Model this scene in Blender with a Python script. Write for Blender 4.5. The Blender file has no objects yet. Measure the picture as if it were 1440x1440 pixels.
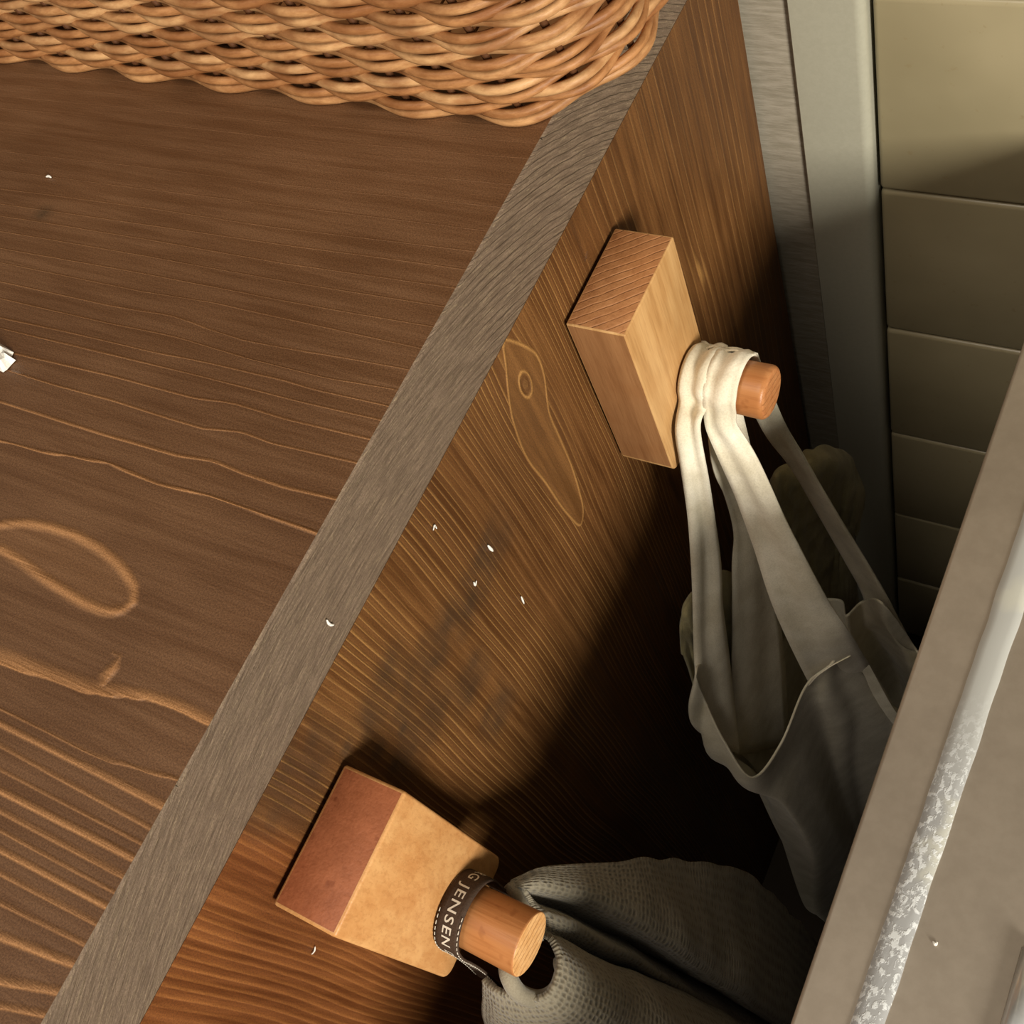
import bpy, bmesh, math, random
import numpy as np
from mathutils import Vector, Matrix, noise
random.seed(4)
S = bpy.context.scene
COL = S.collection

# ------------------------------------------------------------------ camera, light, exposure
cam = bpy.data.objects.new('camera', bpy.data.cameras.new('camera'))
COL.objects.link(cam)
cam.matrix_world = Matrix(((0.854437, -0.249561, 0.455693, 0.173671), (0.422345, 0.844447, -0.329445, -0.086484),
                           (-0.302592, 0.47395, 0.826928, 0.227779), (0, 0, 0, 1)))
cam.data.sensor_width = 36
cam.data.lens = 39.347
cam.data.clip_start = 0.005
S.camera = cam
S.view_settings.view_transform = 'Standard'
S.view_settings.look = 'None'
S.view_settings.exposure = 0.0
S.view_settings.gamma = 1.0

W = bpy.data.worlds.new('room_air')
S.world = W
W.use_nodes = True
W.node_tree.nodes['Background'].inputs[0].default_value = (1.0, 0.96, 0.85, 1)
W.node_tree.nodes['Background'].inputs[1].default_value = 0.21

def area(name, loc, target, sx, sy, power, col):
    d = bpy.data.lights.new(name, 'AREA')
    d.shape = 'RECTANGLE'; d.size = sx; d.size_y = sy; d.energy = power; d.color = col
    o = bpy.data.objects.new(name, d); COL.objects.link(o)
    o.location = loc
    o.rotation_euler = (Vector(target) - Vector(loc)).to_track_quat('-Z', 'Y').to_euler()
    return o
KD = Vector((0.80, -0.52, 0.30)).normalized()
area('window_light', Vector((0.02, 0.03, -0.10)) + KD * 2.0, (0.02, 0.03, -0.10), 0.42, 0.66, 56, (1.0, 0.945, 0.85))
area('top_fill_light', (-0.2, -0.7, 1.7), (-0.1, 0.1, 0), 0.7, 0.7, 15, (1.0, 0.90, 0.78))  # added fill lamp, there only to brighten the cabinet top

# ------------------------------------------------------------------ helpers
def lin(c):
    return tuple(((v/255.0)/12.92 if v/255.0 <= 0.04045 else ((v/255.0+0.055)/1.055)**2.4) for v in c) + (1,)

def link(me, name, parent=None):
    o = bpy.data.objects.new(name, me); COL.objects.link(o)
    if parent is not None: o.parent = parent
    return o

def empty(name, loc=(0, 0, 0)):
    o = bpy.data.objects.new(name, None); COL.objects.link(o); o.location = loc
    o.empty_display_size = 0.02
    return o

def tag(o, label=None, cat=None, group=None, kind=None):
    if label: o['label'] = label
    if cat: o['category'] = cat
    if group: o['group'] = group
    if kind: o['kind'] = kind
    return o

def mk(name, V, F, mats, parent=None, smooth=True, fm=None, attrs=None, uv=None):
    """mesh from data; vertices are in world coordinates, the parent's offset is taken off"""
    off = Vector((0, 0, 0))
    p = parent
    while p is not None:
        off += p.location; p = p.parent
    me = bpy.data.meshes.new(name)
    me.from_pydata([(v[0]-off[0], v[1]-off[1], v[2]-off[2]) for v in V], [], [tuple(int(i) for i in f) for f in F])
    for m in (mats if isinstance(mats, (list, tuple)) else [mats]): me.materials.append(m)
    if fm is not None: me.polygons.foreach_set('material_index', np.array(fm, dtype=np.int32))
    me.polygons.foreach_set('use_smooth', [smooth]*len(me.polygons))
    if attrs:
        for k, a in attrs.items():
            at = me.attributes.new(k, 'FLOAT', 'POINT'); at.data.foreach_set('value', np.asarray(a, dtype=np.float32))
    if uv is not None:
        l = me.uv_layers.new(name='UVMap')
        vi = np.zeros(len(me.loops), dtype=np.int32); me.loops.foreach_get('vertex_index', vi)
        l.data.foreach_set('uv', np.asarray(uv, dtype=np.float32)[vi].ravel())
    me.update()
    return link(me, name, parent)

def bevelled(name, lo, hi, r, mats, parent=None, seg=3, fm=None, radii=None):
    """box with rounded edges; radii(edge mid) may give its own radius"""
    bm = bmesh.new()
    bmesh.ops.create_cube(bm, size=1)
    for v in bm.verts:
        v.co = Vector([(lo[i]+hi[i])/2 + v.co[i]*(hi[i]-lo[i]) for i in range(3)])
    if fm:
        for f in bm.faces: f.material_index = fm(f.normal)
    if radii:
        es = [e for e in bm.edges if radii((e.verts[0].co+e.verts[1].co)/2)]
        bmesh.ops.bevel(bm, geom=es, offset=radii((es[0].verts[0].co+es[0].verts[1].co)/2), segments=6, profile=0.5, affect='EDGES')
    bmesh.ops.bevel(bm, geom=[e for e in bm.edges if e.calc_face_angle(0) > 0.5], offset=r, segments=seg, profile=0.5, affect='EDGES')
    off = Vector((0, 0, 0)); p = parent
    while p is not None: off += p.location; p = p.parent
    bmesh.ops.translate(bm, verts=bm.verts, vec=-off)
    me = bpy.data.meshes.new(name); bm.to_mesh(me); bm.free()
    for m in (mats if isinstance(mats, (list, tuple)) else [mats]): me.materials.append(m)
    me.polygons.foreach_set('use_smooth', [True]*len(me.polygons))
    try: me.set_sharp_from_angle(angle=math.radians(50))
    except Exception: pass
    return link(me, name, parent)

def cr(P, n):
    """Catmull-Rom through the rows of P, n samples per span; P: (k, d)"""
    P = np.asarray(P, float); k = len(P)
    Q = np.vstack([2*P[0]-P[1], P, 2*P[-1]-P[-2]])
    out = []
    for i in range(k-1):
        a, b, c, d = Q[i], Q[i+1], Q[i+2], Q[i+3]
        for j in range(n):
            t = j/n
            out.append(0.5*((2*b)+(-a+c)*t+(2*a-5*b+4*c-d)*t*t+(-a+3*b-3*c+d)*t**3))
    out.append(P[-1])
    return np.array(out)

def grid_faces(nu, nv, base=0, closed=False):
    F = []
    for i in range(nu if closed else nu-1):
        for j in range(nv-1):
            a = base+i*nv+j; b = base+((i+1) % nu)*nv+j
            F.append((a, b, b+1, a+1))
    return F

def tube(path, r, n=8, closed=False):
    P = np.asarray(path, float); m = len(P)
    T = np.roll(P, -1, 0)-np.roll(P, 1, 0) if closed else np.gradient(P, axis=0)
    T /= np.linalg.norm(T, axis=1)[:, None]
    up = np.array([0, 0, 1.0])
    N = np.cross(T, up); bad = np.linalg.norm(N, axis=1) < 1e-4; N[bad] = (1, 0, 0)
    N /= np.linalg.norm(N, axis=1)[:, None]
    B = np.cross(T, N)
    rr = np.broadcast_to(np.asarray(r, float), (m,))
    a = np.linspace(0, 2*math.pi, n, endpoint=False)
    V = P[:, None, :] + rr[:, None, None]*(np.cos(a)[None, :, None]*N[:, None, :]+np.sin(a)[None, :, None]*B[:, None, :])
    F = []
    for i in range(m if closed else m-1):
        for j in range(n):
            i2 = (i+1) % m
            F.append((i*n+j, i*n+(j+1) % n, i2*n+(j+1) % n, i2*n+j))
    V = V.reshape(-1, 3).tolist()
    if not closed:
        F.append(tuple(range(n-1, -1, -1))); F.append(tuple((m-1)*n+j for j in range(n)))
    return V, F

# ------------------------------------------------------------------ node shorthand
class NT:
    def __init__(s, name, rough=0.5, spec=0.3):
        s.m = bpy.data.materials.new(name); s.m.use_nodes = True
        s.t = s.m.node_tree; s.b = s.t.nodes['Principled BSDF']
        s.b.inputs['Roughness'].default_value = rough
        s.b.inputs['Specular IOR Level'].default_value = spec
    def put(s, sock, v):
        if hasattr(v, 'links') or isinstance(v, bpy.types.NodeSocket): s.t.links.new(v, sock)
        elif v is not None: sock.default_value = v
    def attr(s, n):
        a = s.t.nodes.new('ShaderNodeAttribute'); a.attribute_name = n; return a.outputs['Fac']
    def M(s, op, a, b=None, c=None, clamp=False):
        n = s.t.nodes.new('ShaderNodeMath'); n.operation = op; n.use_clamp = clamp
        s.put(n.inputs[0], a); s.put(n.inputs[1], b); s.put(n.inputs[2], c); return n.outputs[0]
    def mr(s, v, a, b, c=0.0, d=1.0, smooth=True):
        n = s.t.nodes.new('ShaderNodeMapRange'); n.interpolation_type = 'SMOOTHSTEP' if smooth else 'LINEAR'
        s.put(n.inputs[0], v); s.put(n.inputs[1], a); s.put(n.inputs[2], b); s.put(n.inputs[3], c); s.put(n.inputs[4], d)
        return n.outputs[0]
    def mix(s, f, a, b, mode='MIX'):
        n = s.t.nodes.new('ShaderNodeMix'); n.data_type = 'RGBA'; n.blend_type = mode
        s.put(n.inputs[0], f); s.put(n.inputs[6], a); s.put(n.inputs[7], b); return n.outputs[2]
    def pos(s, scale=(1, 1, 1), rot=(0, 0, 0), kind='geo'):
        m = s.t.nodes.new('ShaderNodeMapping'); m.inputs['Scale'].default_value = scale; m.inputs['Rotation'].default_value = rot
        if kind == 'geo': g = s.t.nodes.new('ShaderNodeNewGeometry').outputs['Position']
        else: g = s.t.nodes.new('ShaderNodeTexCoord').outputs[kind]
        s.t.links.new(g, m.inputs['Vector']); return m.outputs[0]
    def noise(s, vec, scale, detail=3, rough=0.5, dist=0):
        n = s.t.nodes.new('ShaderNodeTexNoise'); s.put(n.inputs['Vector'], vec)
        n.inputs['Scale'].default_value = scale; n.inputs['Detail'].default_value = detail
        n.inputs['Roughness'].default_value = rough; n.inputs['Distortion'].default_value = dist
        return n.outputs['Fac']
    def comb(s, a, b, c=0.0):
        n = s.t.nodes.new('ShaderNodeCombineXYZ'); s.put(n.inputs[0], a); s.put(n.inputs[1], b); s.put(n.inputs[2], c); return n.outputs[0]
    def bump(s, h, dist, strength=1.0):
        n = s.t.nodes.new('ShaderNodeBump'); n.inputs['Distance'].default_value = dist; n.inputs['Strength'].default_value = strength
        s.put(n.inputs['Height'], h)
        s.t.links.new(n.outputs[0], s.b.inputs['Normal']); return n
    def col(s, v): s.put(s.b.inputs['Base Color'], v)
    def rnd(s): return s.t.nodes.new('ShaderNodeObjectInfo').outputs['Random']

def stained_wood(name, stretch, mid, dark, crest, stain=(70, 58, 40), rough=0.45, relief=0.0005, loopw=2.4):
    """stained softwood: late-wood crests follow the grain field stored on the planks"""
    n = NT(name, rough, 0.35)
    g, sp, w, cb, e, k, st = [n.attr(a) for a in ('g', 'sp', 'w', 'cb', 'e', 'k', 'st')]
    wob = n.noise(n.pos(stretch), 60, 2)
    g = n.M('ADD', g, n.M('MULTIPLY', n.M('SUBTRACT', wob, 0.5), 0.35))
    fr = n.M('FRACT', g)
    d = n.M('MULTIPLY', fr, sp); d2 = n.M('MULTIPLY', n.M('SUBTRACT', 1.0, fr), sp)
    a = n.mr(d, 0.0, w, 1.0, 0.0); b = n.mr(d2, 0.0, n.M('MULTIPLY', w, 0.35), 1.0, 0.0)
    crestm = n.M('MULTIPLY', n.M('MAXIMUM', a, b), cb)
    ed = n.mr(n.M('ABSOLUTE', e), 0.0, loopw, 0.85, 0.0)
    kd = n.mr(n.M('ABSOLUTE', k), 0.1, 1.0, 1.0, 0.0)
    kin = n.mr(k, -0.3, 0.2, 1.0, 0.0)
    kd = n.M('MAXIMUM', kd, n.mr(n.M('ABSOLUTE', n.M('ADD', k, 1.9)), 0.0, 0.5, 0.5, 0.0))
    ein = n.mr(e, -1.2, 0.3, 1.0, 0.0)
    crestm = n.M('MULTIPLY', crestm, n.M('SUBTRACT', 1.0, n.M('MAXIMUM', ein, kin)))
    crestm = n.M('MAXIMUM', crestm, n.M('MAXIMUM', ed, kd))
    streak = n.noise(n.pos(stretch), 260, 4, 0.65)
    crestm = n.M('MULTIPLY', crestm, n.mr(streak, 0.25, 0.6, 0.55, 1.0))
    darkm = n.M('MULTIPLY', n.mr(d2, n.M('MULTIPLY', w, 0.3), n.M('MULTIPLY', w, 2.2), 1.0, 0.0), cb)
    big = n.noise(n.pos((1, 1, 1)), 16, 3)
    grainy = n.noise(n.pos((1, 1, 1)), 1900, 2, 0.7)
    c = n.mix(n.mr(streak, 0.3, 0.7), lin(dark), lin(mid))
    c = n.mix(n.M('MULTIPLY', darkm, 0.7), c, lin(dark))
    c = n.mix(crestm, c, lin(crest))
    c = n.mix(n.M('MULTIPLY', ein, 0.10), c, lin(crest))
    c = n.mix(n.M('MULTIPLY', kin, 0.6), c, lin(dark))
    c = n.mix(n.M('MULTIPLY', n.attr('rd'), 0.6), c, n.mix(1.0, c, (1.25, 0.84, 0.66, 1), 'MULTIPLY'))
    c = n.mix(n.mr(big, 0.35, 0.65, 0.0, 0.45), c, n.mix(1.0, c, (0.62, 0.56, 0.5, 1), 'MULTIPLY'))
    c = n.mix(st, c, lin(stain))
    c = n.mix(n.mr(grainy, 0.3, 0.7, 0.75, 0.0), c, n.mix(1.0, c, (0.45, 0.42, 0.4, 1), 'MULTIPLY'))
    n.col(c)
    n.put(n.b.inputs['Roughness'], n.mr(streak, 0.2, 0.8, rough-0.08, rough+0.12))
    h = n.M('ADD', n.M('MULTIPLY', crestm, 1.0), n.M('ADD', n.M('MULTIPLY', streak, 0.35), n.M('MULTIPLY', grainy, 0.10)))
    n.bump(h, relief)
    return n.m

def end_grain(name, base, dark, ring=(60, 50, 34)):
    n = NT(name, 0.6, 0.3)
    g, cb, al = n.attr('g'), n.attr('cb'), n.attr('e')
    v = n.comb(n.M('MULTIPLY', g, 2.2), n.M('MULTIPLY', al, 0.05), 0.0)
    st = n.noise(v, 1.6, 4, 0.7)
    v2 = n.comb(n.M('MULTIPLY', g, 6.0), n.M('MULTIPLY', al, 0.14), 3.0)
    st2 = n.noise(v2, 1.5, 4, 0.7)
    wob = n.noise(n.pos(), 70, 3)
    fr = n.M('FRACT', n.M('ADD', g, n.M('MULTIPLY', wob, 0.7)))
    ringm = n.M('MULTIPLY', n.M('MULTIPLY', n.mr(fr, 0.0, 0.16, 1.0, 0.0), n.mr(st2, 0.3, 0.6)), cb)
    speck = n.noise(n.pos(), 1300, 3, 0.7)
    c = n.mix(n.mr(st, 0.3, 0.72), lin(dark), lin(base))
    c = n.mix(n.mr(st2, 0.5, 0.7, 0.0, 0.75), c, lin((168, 148, 118)))
    c = n.mix(n.mr(st2, 0.42, 0.2, 0.0, 0.6), c, lin(ring))
    c = n.mix(ringm, c, lin(ring))
    c = n.mix(n.mr(speck, 0.3, 0.65, 0.5, 0.0), c, lin(dark))
    n.col(c)
    h = n.M('SUBTRACT', n.M('ADD', n.M('MULTIPLY', st2, 1.0), n.M('MULTIPLY', speck, 0.5)), n.M('MULTIPLY', ringm, 1.0))
    n.bump(h, 0.0005)
    return n.m

def pale_wood(name, base, dark, stretch, lines=None, rough=0.5, big=True, spots=0.0):
    n = NT(name, rough, 0.35)
    st = n.noise(n.pos(stretch), 190, 4, 0.65)
    fine = n.noise(n.pos(stretch), 900, 2, 0.6)
    c = n.mix(n.mr(st, 0.28, 0.72), lin(dark), lin(base))
    h = n.M('ADD', n.M('MULTIPLY', st, 0.6), n.M('MULTIPLY', fine, 0.4))
    b = n.noise(n.pos(), 45, 2)
    c = n.mix(n.mr(b, 0.4, 0.65, 0.0, 0.35), c, n.mix(1.0, c, (0.86, 0.74, 0.6, 1), 'MULTIPLY'))
    c = n.mix(n.mr(fine, 0.35, 0.5, 0.25, 0.0), c, n.mix(1.0, c, (0.6, 0.5, 0.4, 1), 'MULTIPLY'))
    if spots:
        sp = n.noise(n.pos(), 160, 2, 0.5)
        c = n.mix(n.mr(sp, 0.64, 0.72, 0.0, spots), c, n.mix(1.0, c, (0.5, 0.36, 0.28, 1), 'MULTIPLY'))
    if lines:
        dirv, spc, colr, amt = lines
        p = n.t.nodes.new('ShaderNodeVectorMath'); p.operation = 'DOT_PRODUCT'
        n.t.links.new(n.pos(), p.inputs[0]); p.inputs[1].default_value = tuple(q/spc for q in dirv)
        wv = n.noise(n.pos(), 55, 3)
        fr = n.M('FRACT', n.M('ADD', p.outputs['Value'], n.M('MULTIPLY', wv, 0.9)))
        lm = n.M('MAXIMUM', n.mr(fr, 0.0, 0.22, 1.0, 0.0), n.mr(fr, 0.93, 1.0))
        lm = n.M('MULTIPLY', lm, n.mr(n.noise(n.pos(), 260, 2), 0.3, 0.6, 0.35, 1.0))
        c = n.mix(n.M('MULTIPLY', lm, amt), c, lin(colr)); h = n.M('SUBTRACT', h, n.M('MULTIPLY', lm, 1.2))
    n.col(c); n.bump(h, 0.00022)
    return n.m

def cloth(name, colr, colr2, uvscale=None, transl=0.0, bumpd=0.0002, wr=True):
    n = NT(name, 0.9, 0.15)
    w1 = n.noise(n.pos(), 1500, 2, 0.6)
    b = n.noise(n.pos(), 70, 3)
    c = n.mix(n.mr(b, 0.3, 0.7), lin(colr2), lin(colr))
    c = n.mix(n.mr(w1, 0.3, 0.65, 0.3, 0.0), c, n.mix(1.0, c, (0.6, 0.58, 0.52, 1), 'MULTIPLY'))
    h = n.M('ADD', n.M('MULTIPLY', w1, 0.5), n.M('MULTIPLY', n.noise(n.pos(), 160, 3), 1.6 if wr else 0.0))
    n.col(c); n.bump(h, bumpd)
    n.b.inputs['Sheen Weight'].default_value = 0.15
    return n.m

def waffle(name, colr, dark):
    n = NT(name, 0.95, 0.1)
    uvn = n.t.nodes.new('ShaderNodeTexCoord').outputs['UV']
    dn = n.t.nodes.new('ShaderNodeTexNoise'); n.t.links.new(uvn, dn.inputs['Vector']); dn.inputs['Scale'].default_value = 9
    add = n.t.nodes.new('ShaderNodeMix'); add.data_type = 'VECTOR'; add.inputs[0].default_value = 0.02
    n.t.links.new(uvn, add.inputs[4]); n.t.links.new(dn.outputs['Color'], add.inputs[5])
    vo = n.t.nodes.new('ShaderNodeTexVoronoi'); vo.inputs['Scale'].default_value = 1.0; vo.inputs['Randomness'].default_value = 0.35
    mp = n.t.nodes.new('ShaderNodeMapping'); mp.inputs['Scale'].default_value = (1, 1, 1)
    n.t.links.new(add.outputs[1], mp.inputs['Vector']); n.t.links.new(mp.outputs[0], vo.inputs['Vector'])
    cell = n.mr(vo.outputs['Distance'], 0.05, 0.6)
    f = n.noise(n.pos(), 1500, 3, 0.7)
    c = n.mix(n.mr(cell, 0.0, 0.9), lin(dark), lin(colr))
    c = n.mix(n.mr(f, 0.3, 0.7, 0.4, 0.0), c, n.mix(1.0, c, (0.6, 0.56, 0.5, 1), 'MULTIPLY'))
    n.col(c); n.bump(n.M('ADD', cell, n.M('MULTIPLY', f, 0.5)), 0.0005)
    n.b.inputs['Sheen Weight'].default_value = 0.25
    return n.m

def plain(name, colr, rough=0.6, spec=0.3, nsc=300, amp=0.25, bd=0.0, metal=0.0, stretch=(1, 1, 1), bigamp=0.0):
    n = NT(name, rough, spec); n.b.inputs['Metallic'].default_value = metal
    f = n.noise(n.pos(stretch), nsc, 4, 0.65)
    c = n.mix(n.mr(f, 0.3, 0.7, amp, 0.0), lin(colr), n.mix(1.0, lin(colr), (0.5, 0.48, 0.44, 1), 'MULTIPLY'))
    if bigamp:
        c = n.mix(n.mr(n.noise(n.pos(), 14, 4, 0.6), 0.4, 0.7, 0.0, bigamp), c, n.mix(1.0, c, (0.55, 0.53, 0.5, 1), 'MULTIPLY'))
    n.col(c)
    if bd: n.bump(f, bd)
    return n.m

M = {}
M['top'] = stained_wood('stained_top_wood', (0.06, 1, 1), (132, 95, 64), (114, 79, 51), (206, 150, 98), rough=0.42)
M['side'] = stained_wood('stained_side_wood', (1, 1, 0.05), (128, 86, 44), (92, 57, 26), (186, 138, 78), stain=(62, 48, 34), rough=0.5, relief=0.0004, loopw=1.0)
M['end'] = end_grain('grey_end_grain', (142, 121, 101), (94, 77, 61))
M['inner'] = plain('raw_inner_wood', (70, 46, 26), stretch=(1, 1, .1))

# ------------------------------------------------------------------ grain fields
def sdist(px, py, poly):
    """signed distance (mm, negative inside) from points to a closed polygon"""
    P = np.asarray(poly, float)[:, :2]; Q = np.roll(P, -1, 0)
    best = np.full(px.shape, 1e9); ins = np.zeros(px.shape, bool)
    for (ax, ay), (bx, by) in zip(P, Q):
        dx, dy = bx-ax, by-ay; L = dx*dx+dy*dy+1e-15
        t = np.clip(((px-ax)*dx+(py-ay)*dy)/L, 0, 1)
        best = np.minimum(best, np.hypot(px-ax-t*dx, py-ay-t*dy))
        c = ((ay > py) != (by > py)) & (px < (bx-ax)*(py-ay)/(by-ay+1e-15)+ax)
        ins ^= c
    return np.where(ins, -best, best)*1000

TOP_LINES = [  # crest width mm, strength, world points on the top
 (2.2,.8,[(-0.0164,-0.1429,0),(-0.0008,-0.1382,0)]), (2.4,.9,[(-0.0235,-0.1349,0),(-0.0009,-0.1317,0)]), (1.4,.6,[(-0.0287,-0.129,0),(-0.0013,-0.1271,0)]),
 (1.2,.6,[(-0.0331,-0.124,0),(-0.001,-0.1224,0)]), (2.4,.95,[(-0.0372,-0.1194,0),(-0.0011,-0.1181,0)]), (1.0,.5,[(-0.0407,-0.1154,0),(-0.0019,-0.1144,0)]),
 (1.5,.7,[(-0.0441,-0.1117,0),(-0.0012,-0.1107,0)]), (2.4,.95,[(-0.0477,-0.1076,0),(-0.0019,-0.1064,0)]), (1.0,.5,[(-0.0515,-0.1033,0),(-0.0029,-0.1026,0)]),
 (1.2,.5,[(-0.0561,-0.0981,0),(-0.002,-0.099,0)]), (2.6,.8,[(-0.0603,-0.0934,0),(-0.0278,-0.0931,0),(-0.001,-0.0934,0)]),
 (0.9,.5,[(-0.0628,-0.0906,0),(-0.0459,-0.0905,0),(-0.0297,-0.0907,0),(-0.0158,-0.0888,0),(-0.001,-0.0865,0)]),
 (2.0,.95,[(-0.072,-0.0802,0),(-0.0559,-0.0787,0),(-0.0404,-0.0773,0),(-0.0228,-0.073,0),(-0.0113,-0.0718,0),(-0.0024,-0.0723,0)]),
 (1.5,.95,[(-0.1243,-0.0212,0),(-0.1054,-0.0201,0),(-0.0799,-0.0169,0),(-0.0585,-0.0182,0),(-0.0377,-0.0165,0),(-0.0193,-0.0168,0),(-0.0007,-0.0167,0)]),
 (1.3,.8,[(-0.1355,-0.0086,0),(-0.1086,-0.0085,0),(-0.0865,-0.0085,0),(-0.0576,-0.0078,0),(-0.045,-0.006,0),(-0.0335,-0.0071,0),(-0.0179,-0.0073,0),(-0.0006,-0.0057,0)]),
 (0.9,.6,[(-0.1458,0.003,0),(-0.1193,0.0023,0),(-0.0923,0.0028,0),(-0.0737,0.0023,0),(-0.0549,0.0021,0),(-0.0412,0.0043,0),(-0.03,0.0034,0),(-0.001,0.005,0)]),
 (0.9,.6,[(-0.1333,0.0088,0),(-0.0981,0.0102,0),(-0.065,0.0104,0),(-0.0494,0.0123,0),(-0.0302,0.0118,0),(-0.0032,0.0129,0)]),
 (0.7,.5,[(-0.1198,0.0171,0),(-0.091,0.0174,0),(-0.0616,0.0178,0),(-0.0343,0.0181,0),(-0.0033,0.0192,0)]),
 (0.7,.5,[(-0.1227,0.0207,0),(-0.091,0.0215,0),(-0.0652,0.0229,0),(-0.0378,0.0235,0),(-0.0268,0.023,0),(-0.0023,0.0238,0)]),
 (0.6,.45,[(-0.1147,0.0274,0),(-0.084,0.0286,0),(-0.054,0.0274,0),(-0.027,0.0274,0),(-0.0018,0.0292,0)]),
 (0.6,.4,[(-0.1196,0.0336,0),(-0.0919,0.0352,0),(-0.0603,0.0326,0),(-0.0019,0.0359,0)]),
 (0.5,.35,[(-0.1093,0.0416,0),(-0.0795,0.0435,0),(-0.0237,0.0434,0),(-0.0013,0.0435,0)]), (0.5,.35,[(-0.1142,0.048,0),(-0.054,0.0488,0),(-0.0002,0.0512,0)]),
 (0.5,.35,[(-0.1191,0.0546,0),(-0.0587,0.0561,0),(-0.0001,0.0583,0)]), (0.5,.3,[(-0.1242,0.0613,0),(-0.0627,0.0624,0),(-0.001,0.0653,0)]),
 (0.5,.3,[(-0.1284,0.0668,0),(-0.0668,0.0688,0),(-0.0013,0.0715,0)]), (0.5,.25,[(-0.1332,0.0733,0),(-0.0707,0.0748,0),(-0.0021,0.0788,0)]),
 (0.4,.2,[(-0.1391,0.0811,0),(-0.0762,0.0834,0),(-0.002,0.0861,0)]), (0.4,.15,[(-0.1459,0.09,0),(-0.0812,0.0911,0),(-0.0028,0.095,0)]),
 (0.4,.12,[(-0.1528,0.0992,0),(-0.0874,0.1008,0),(-0.0026,0.1045,0)]), (0.4,.1,[(-0.1612,0.1103,0),(-0.0942,0.1114,0),(-0.0027,0.1148,0)])]
ELL = [(-0.1149,-0.0539,0),(-0.1072,-0.0478,0),(-0.1034,-0.0447,0),(-0.0949,-0.0417,0),(-0.0853,-0.0403,0),(-0.0751,-0.0398,0),(-0.0638,-0.041,0),(-0.0534,-0.0435,0),(-0.0456,-0.0472,0),(-0.0429,-0.0514,0),(-0.0452,-0.0548,0),(-0.0502,-0.0564,0),(-0.0587,-0.0564,0),(-0.0683,-0.0553,0),(-0.0765,-0.0543,0),(-0.0872,-0.0525,0),(-0.0975,-0.0514,0),(-0.114,-0.0548,0)]
HOOK = [(-0.0382,-0.0747,0),(-0.0394,-0.0719,0),(-0.0384,-0.069,0),(-0.0371,-0.0673,0),(-0.0393,-0.0652,0),(-0.0375,-0.0654,0),(-0.0356,-0.0676,0),(-0.0359,-0.0702,0),(-0.0363,-0.0724,0),(-0.0359,-0.0743,0)]

KX, KY = -0.1760, 0.0635
def top_field(x, y):
    n = len(TOP_LINES); ux, inv = np.unique(np.round(x, 5), return_inverse=True)
    Ys = np.zeros((n, len(ux)))
    for i, (w, cb, pts) in enumerate(TOP_LINES):
        P = np.array(pts)[:, :2]; P = P[np.argsort(P[:, 0])]
        yy = np.interp(ux, P[:, 0], P[:, 1])
        s = (P[-1, 1]-P[0, 1])/(P[-1, 0]-P[0, 0])
        yy = yy + np.where(ux < P[0, 0], (ux-P[0, 0])*s, 0) + np.where(ux > P[-1, 0], (ux-P[-1, 0])*s, 0)
        Ys[i] = yy
    for i in range(1, n): Ys[i] = np.maximum(Ys[i], Ys[i-1]+0.0011)
    g = np.zeros(len(x)); sp = np.zeros(len(x)); w = np.zeros(len(x)); cb = np.zeros(len(x))
    ws = np.array([l[0] for l in TOP_LINES]); cs = np.array([l[1] for l in TOP_LINES])
    inv = inv.ravel()
    for k in range(len(ux)):
        m = inv == k
        ys = np.concatenate([[Ys[0, k]-0.35+0.005*j for j in range(70)], Ys[:, k], [Ys[-1, k]+0.006*(j+1) for j in range(60)]])
        wk = np.concatenate([np.full(70, 1.8), ws, np.full(60, .4)]); ck = np.concatenate([np.full(70, .7), cs, np.full(60, .08)])
        q = y[m]; g[m] = np.interp(q, ys, np.arange(len(ys)))
        i0 = np.clip(np.searchsorted(ys, q)-1, 0, len(ys)-2)
        gap = np.diff(ys)*1000
        gm = (ys[1:]+ys[:-1])/2
        sp[m] = np.interp(q, gm, gap); w[m] = np.interp(q, ys, wk); cb[m] = np.interp(q, ys, ck)
    e = np.minimum(np.maximum(sdist(x, y, ELL), -50), 20)
    hk = np.array(HOOK)[:, :2]; hk = cr(np.vstack([hk, hk[:1]]), 5)[:-1]
    e = np.minimum(e, sdist(x, y, hk)+1.0); k2 = np.full_like(x, 6.0)
    r = ((x-KX)/.0035)**2+((y-KY)/.003)**2
    st = 0.7*np.exp(-r)
    return dict(g=g, sp=np.minimum(sp, 30), w=w, cb=cb, e=e, k=np.where(k2 < 6, k2, 6.0), st=st, rd=0*x)

LOOP = [(0,0.0714,-0.0314),(0,0.0684,-0.0398),(0,0.0624,-0.0518),(0,0.0587,-0.0631),(0,0.0567,-0.0804),(0,0.0585,-0.0995),(0,0.0596,-0.1196),(0,0.0612,-0.1325),(0,0.0626,-0.1398),(0,0.0649,-0.1416),(0,0.0689,-0.1364),(0,0.0718,-0.1231),(0,0.0737,-0.1089),(0,0.0745,-0.092),(0,0.0755,-0.0787),(0,0.0807,-0.0656),(0,0.0818,-0.0548),(0,0.0781,-0.0441)]
STAINS = [(0,0.0238,-0.0852),(0,0.003,-0.0874),(0,-0.0096,-0.0831),(0,-0.0207,-0.0811),(0,-0.0349,-0.0802),(0,-0.0432,-0.0675),(0,-0.0344,-0.0655),(0,-0.0313,-0.1004),(0,-0.0449,-0.0981),(0,-0.0153,-0.1146),(0,-0.015,-0.1455),(0,-0.0715,-0.0398),(0,-0.0789,-0.0393),(0,-0.0736,-0.0505),(0,-0.0639,-0.0468)]
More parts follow.
